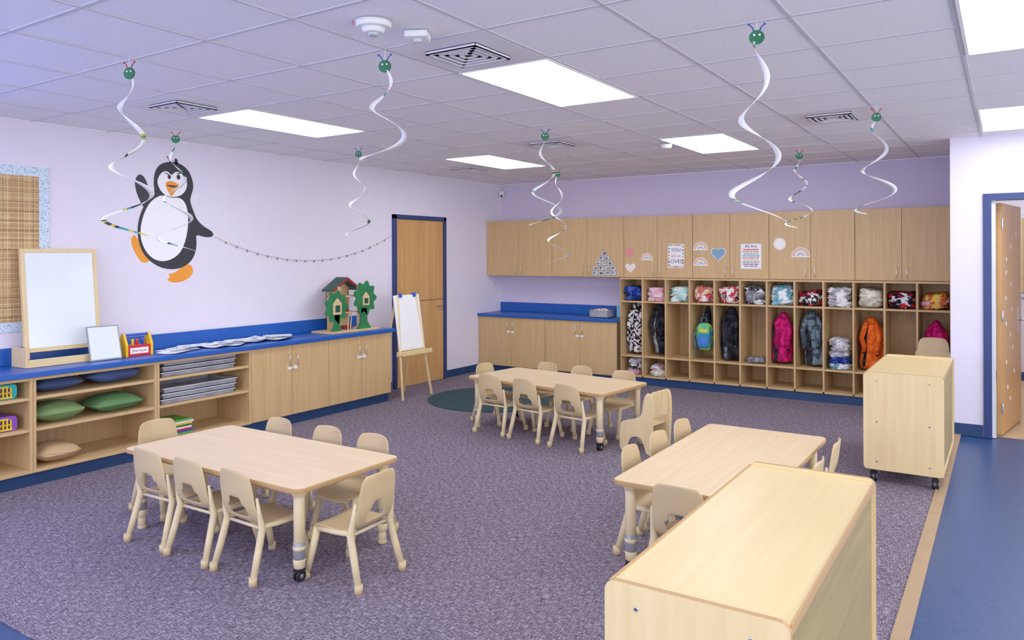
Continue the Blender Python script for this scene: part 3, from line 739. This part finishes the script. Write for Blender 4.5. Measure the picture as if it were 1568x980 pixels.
# ------------------------------------------------------------ rolling storage shelves
def rolling(x0,x1,y0,y1,h=.81):
    b=B()
    for ya,yb_ in ((y0,y0+.02),(y1-.02,y1)):
        b.prism(rrect(x0,x1,.10,h,.03),'y',ya,yb_,MAPLEZ,mside=EDGE)
    b.box(x0+.01,x1-.006,y0+.02,y1-.02,h-.035,h-.012,MAPLEY)
    b.box(x1-.006,x1-.001,y0+.02,y1-.02,h-.035,h-.008,EDGE).box(x0+.004,x0+.010,y0+.02,y1-.02,h-.035,h-.008,EDGE)
    b.box(x1-.022,x1-.014,y0+.02,y1-.02,.12,h-.035,OLIVE)
    b.box(x0+.01,x1-.022,y0+.02,y1-.02,.12,.14,MAPLEY).box(x0+.01,x1-.022,y0+.02,y1-.02,.44,.458,MAPLEY)
    ym=(y0+y1)/2; b.box(x0+.012,x1-.022,ym-.009,ym+.009,.14,h-.035,MAPLEZ)
    for z in (h-.06,.16,.45):
        for x in (x0+.09,x1-.09):
            b.cyl((x,y0+.001,z),(x,y0-.003,z),.008,METAL,.006,12)
            b.cyl((x,y0-.002,z),(x,y0-.0035,z),.003,BLACK,.003,8)
            b.cyl((x,y1-.001,z),(x,y1+.003,z),.008,METAL,.006,12)
    for x in (x0+.06,x1-.06):
        for y in (y0+.07,y1-.07):
            b.box(x-.03,x+.03,y-.03,y+.03,.095,.10,METAL).box(x-.016,x+.016,y-.02,y+.02,.06,.097,BLACK)
            b.cyl((x-.022,y,.036),(x-.008,y,.036),.035,BLACK,seg=20).cyl((x+.008,y,.036),(x+.022,y,.036),.035,BLACK,seg=20).cyl((x-.024,y,.036),(x+.024,y,.036),.018,GREY,seg=12)
    b.box(x0+.005,x1-.005,y0+.02,y1-.02,.10,.12,MAPLEY)
    b.done('rolling_storage_shelf',bevel=.003)
rolling(-.895,-.42,1.815,3.18,.82); rolling(-.89,-.37,6.10,7.30)

# ------------------------------------------------------------ hanging spiral caterpillars
HG=mat('caterpillar_green',(26,112,72),.5,c2=(20,86,52)); ANT=mat('antenna_red',(190,40,30),.5); SPC=mat('spiral_yellow',(220,200,60),.6); SPB=mat('spiral_teal',(60,150,160),.6)
def spiral(x,y,zb,r1=.14,turns=2.4,ph=0,ant=ANT,seed=0):
    rnd=random.Random(seed); zt=H-.001; z0=2.655
    b=B(); b.cyl((0,0,zt),(0,0,z0),.0012,PAPER,seg=5)
    Mh=Matrix.Rotation(rnd.uniform(.2,.9),4,'Z')
    b.prism(circ(0,z0,.034,20,.032),'y',-.004,.004,HG,M=Mh)
    for k in (-.012,.012): b.prism(circ(k,z0+.010,.005,10),'y',-.006,.006,WHITE,M=Mh)
    for k in (-1,1):
        b.tube([Mh@Vector((k*.012,0,z0+.028)),Mh@Vector((k*.020,0,z0+.046)),Mh@Vector((k*.032,0,z0+.058))],.003,ant,5)
        b.blob(Mh@Vector((k*.034,0,z0+.059)),(.006,)*3,ant,1,0,1,2,1)
    n=int(turns*36); prev=None; L_=z0-.02-zb
    mi=[b.mi(PAPER),b.mi(SPC),b.mi(SPB),b.mi(BLACK)]
    for k in range(n+1):
        t=k/n; an=ph+2*pi*turns*t; r=.012+(r1-.012)*t**.75; w=.025*(1-.6*max(0,t-.85)/.15)*min(1,.45+t*3)
        z=z0-.02-L_*(1-(1-t)**1.12)
        c,s_=math.cos(an),math.sin(an); dz=.3*w*math.sin(an*.7+seed)
        p=[(c*(r-w/2),s_*(r-w/2),z+dz),(c*(r+w/2),s_*(r+w/2),z-dz)]
        cur=[b.bm.verts.new(q) for q in p]
        if prev:
            f=b.bm.faces.new((prev[0],prev[1],cur[1],cur[0])); f.smooth=True
            q=noise.noise(Vector((t*16,seed*3.7,0)))
            f.material_index=mi[0] if q<.34 else mi[rnd.choice((1,2,2,3))]
        prev=cur
    o=b.done('caterpillar_spiral',loc=(x,y,0))
    q=o.modifiers.new('s','SOLIDIFY'); q.thickness=.0012
BA=mat('antenna_blue',(30,60,170),.5)
for k,(x,y,zb,r1,tu,ph,an) in enumerate([(-3.92,2.28,1.76,.14,3.0,1,ANT),(-5.8,3.77,1.72,.16,2.8,2,ANT),(-2.69,2.93,2.16,.13,1.7,0,BA),(-5.22,5.31,1.86,.12,2.6,1,BA),(-3.19,5.40,1.93,.15,2.2,2,BA),(-4.55,8.0,1.58,.15,3.0,3,ANT),(-.942,3.475,1.81,.13,2.4,4,BA),(-1.73,7.91,1.94,.14,2.6,1,ANT),(-.778,5.98,1.96,.15,2.3,2.5,ANT)]):
    spiral(x,y,zb,r1,tu,ph,an,k+1)

# ------------------------------------------------------------ camera + world
wd=bpy.data.worlds.new('world'); S.world=wd; wd.use_nodes=True
wd.node_tree.nodes['Background'].inputs[0].default_value=(.7,.75,.9,1); wd.node_tree.nodes['Background'].inputs[1].default_value=.4
cd=bpy.data.cameras.new('camera'); cam=bpy.data.objects.new('camera',cd); S.collection.objects.link(cam)
cd.sensor_width=36; cd.lens=36*1162/1568; cd.shift_y=-.0628; cd.clip_start=.02
cam.location=(0,0,1.674)
M=Matrix.Rotation(math.radians(33.1),4,'Z')@Matrix.Rotation(math.radians(90),4,'X')@Matrix.Rotation(math.radians(-.225),4,'Z')
cam.rotation_euler=M.to_euler()
S.camera=cam
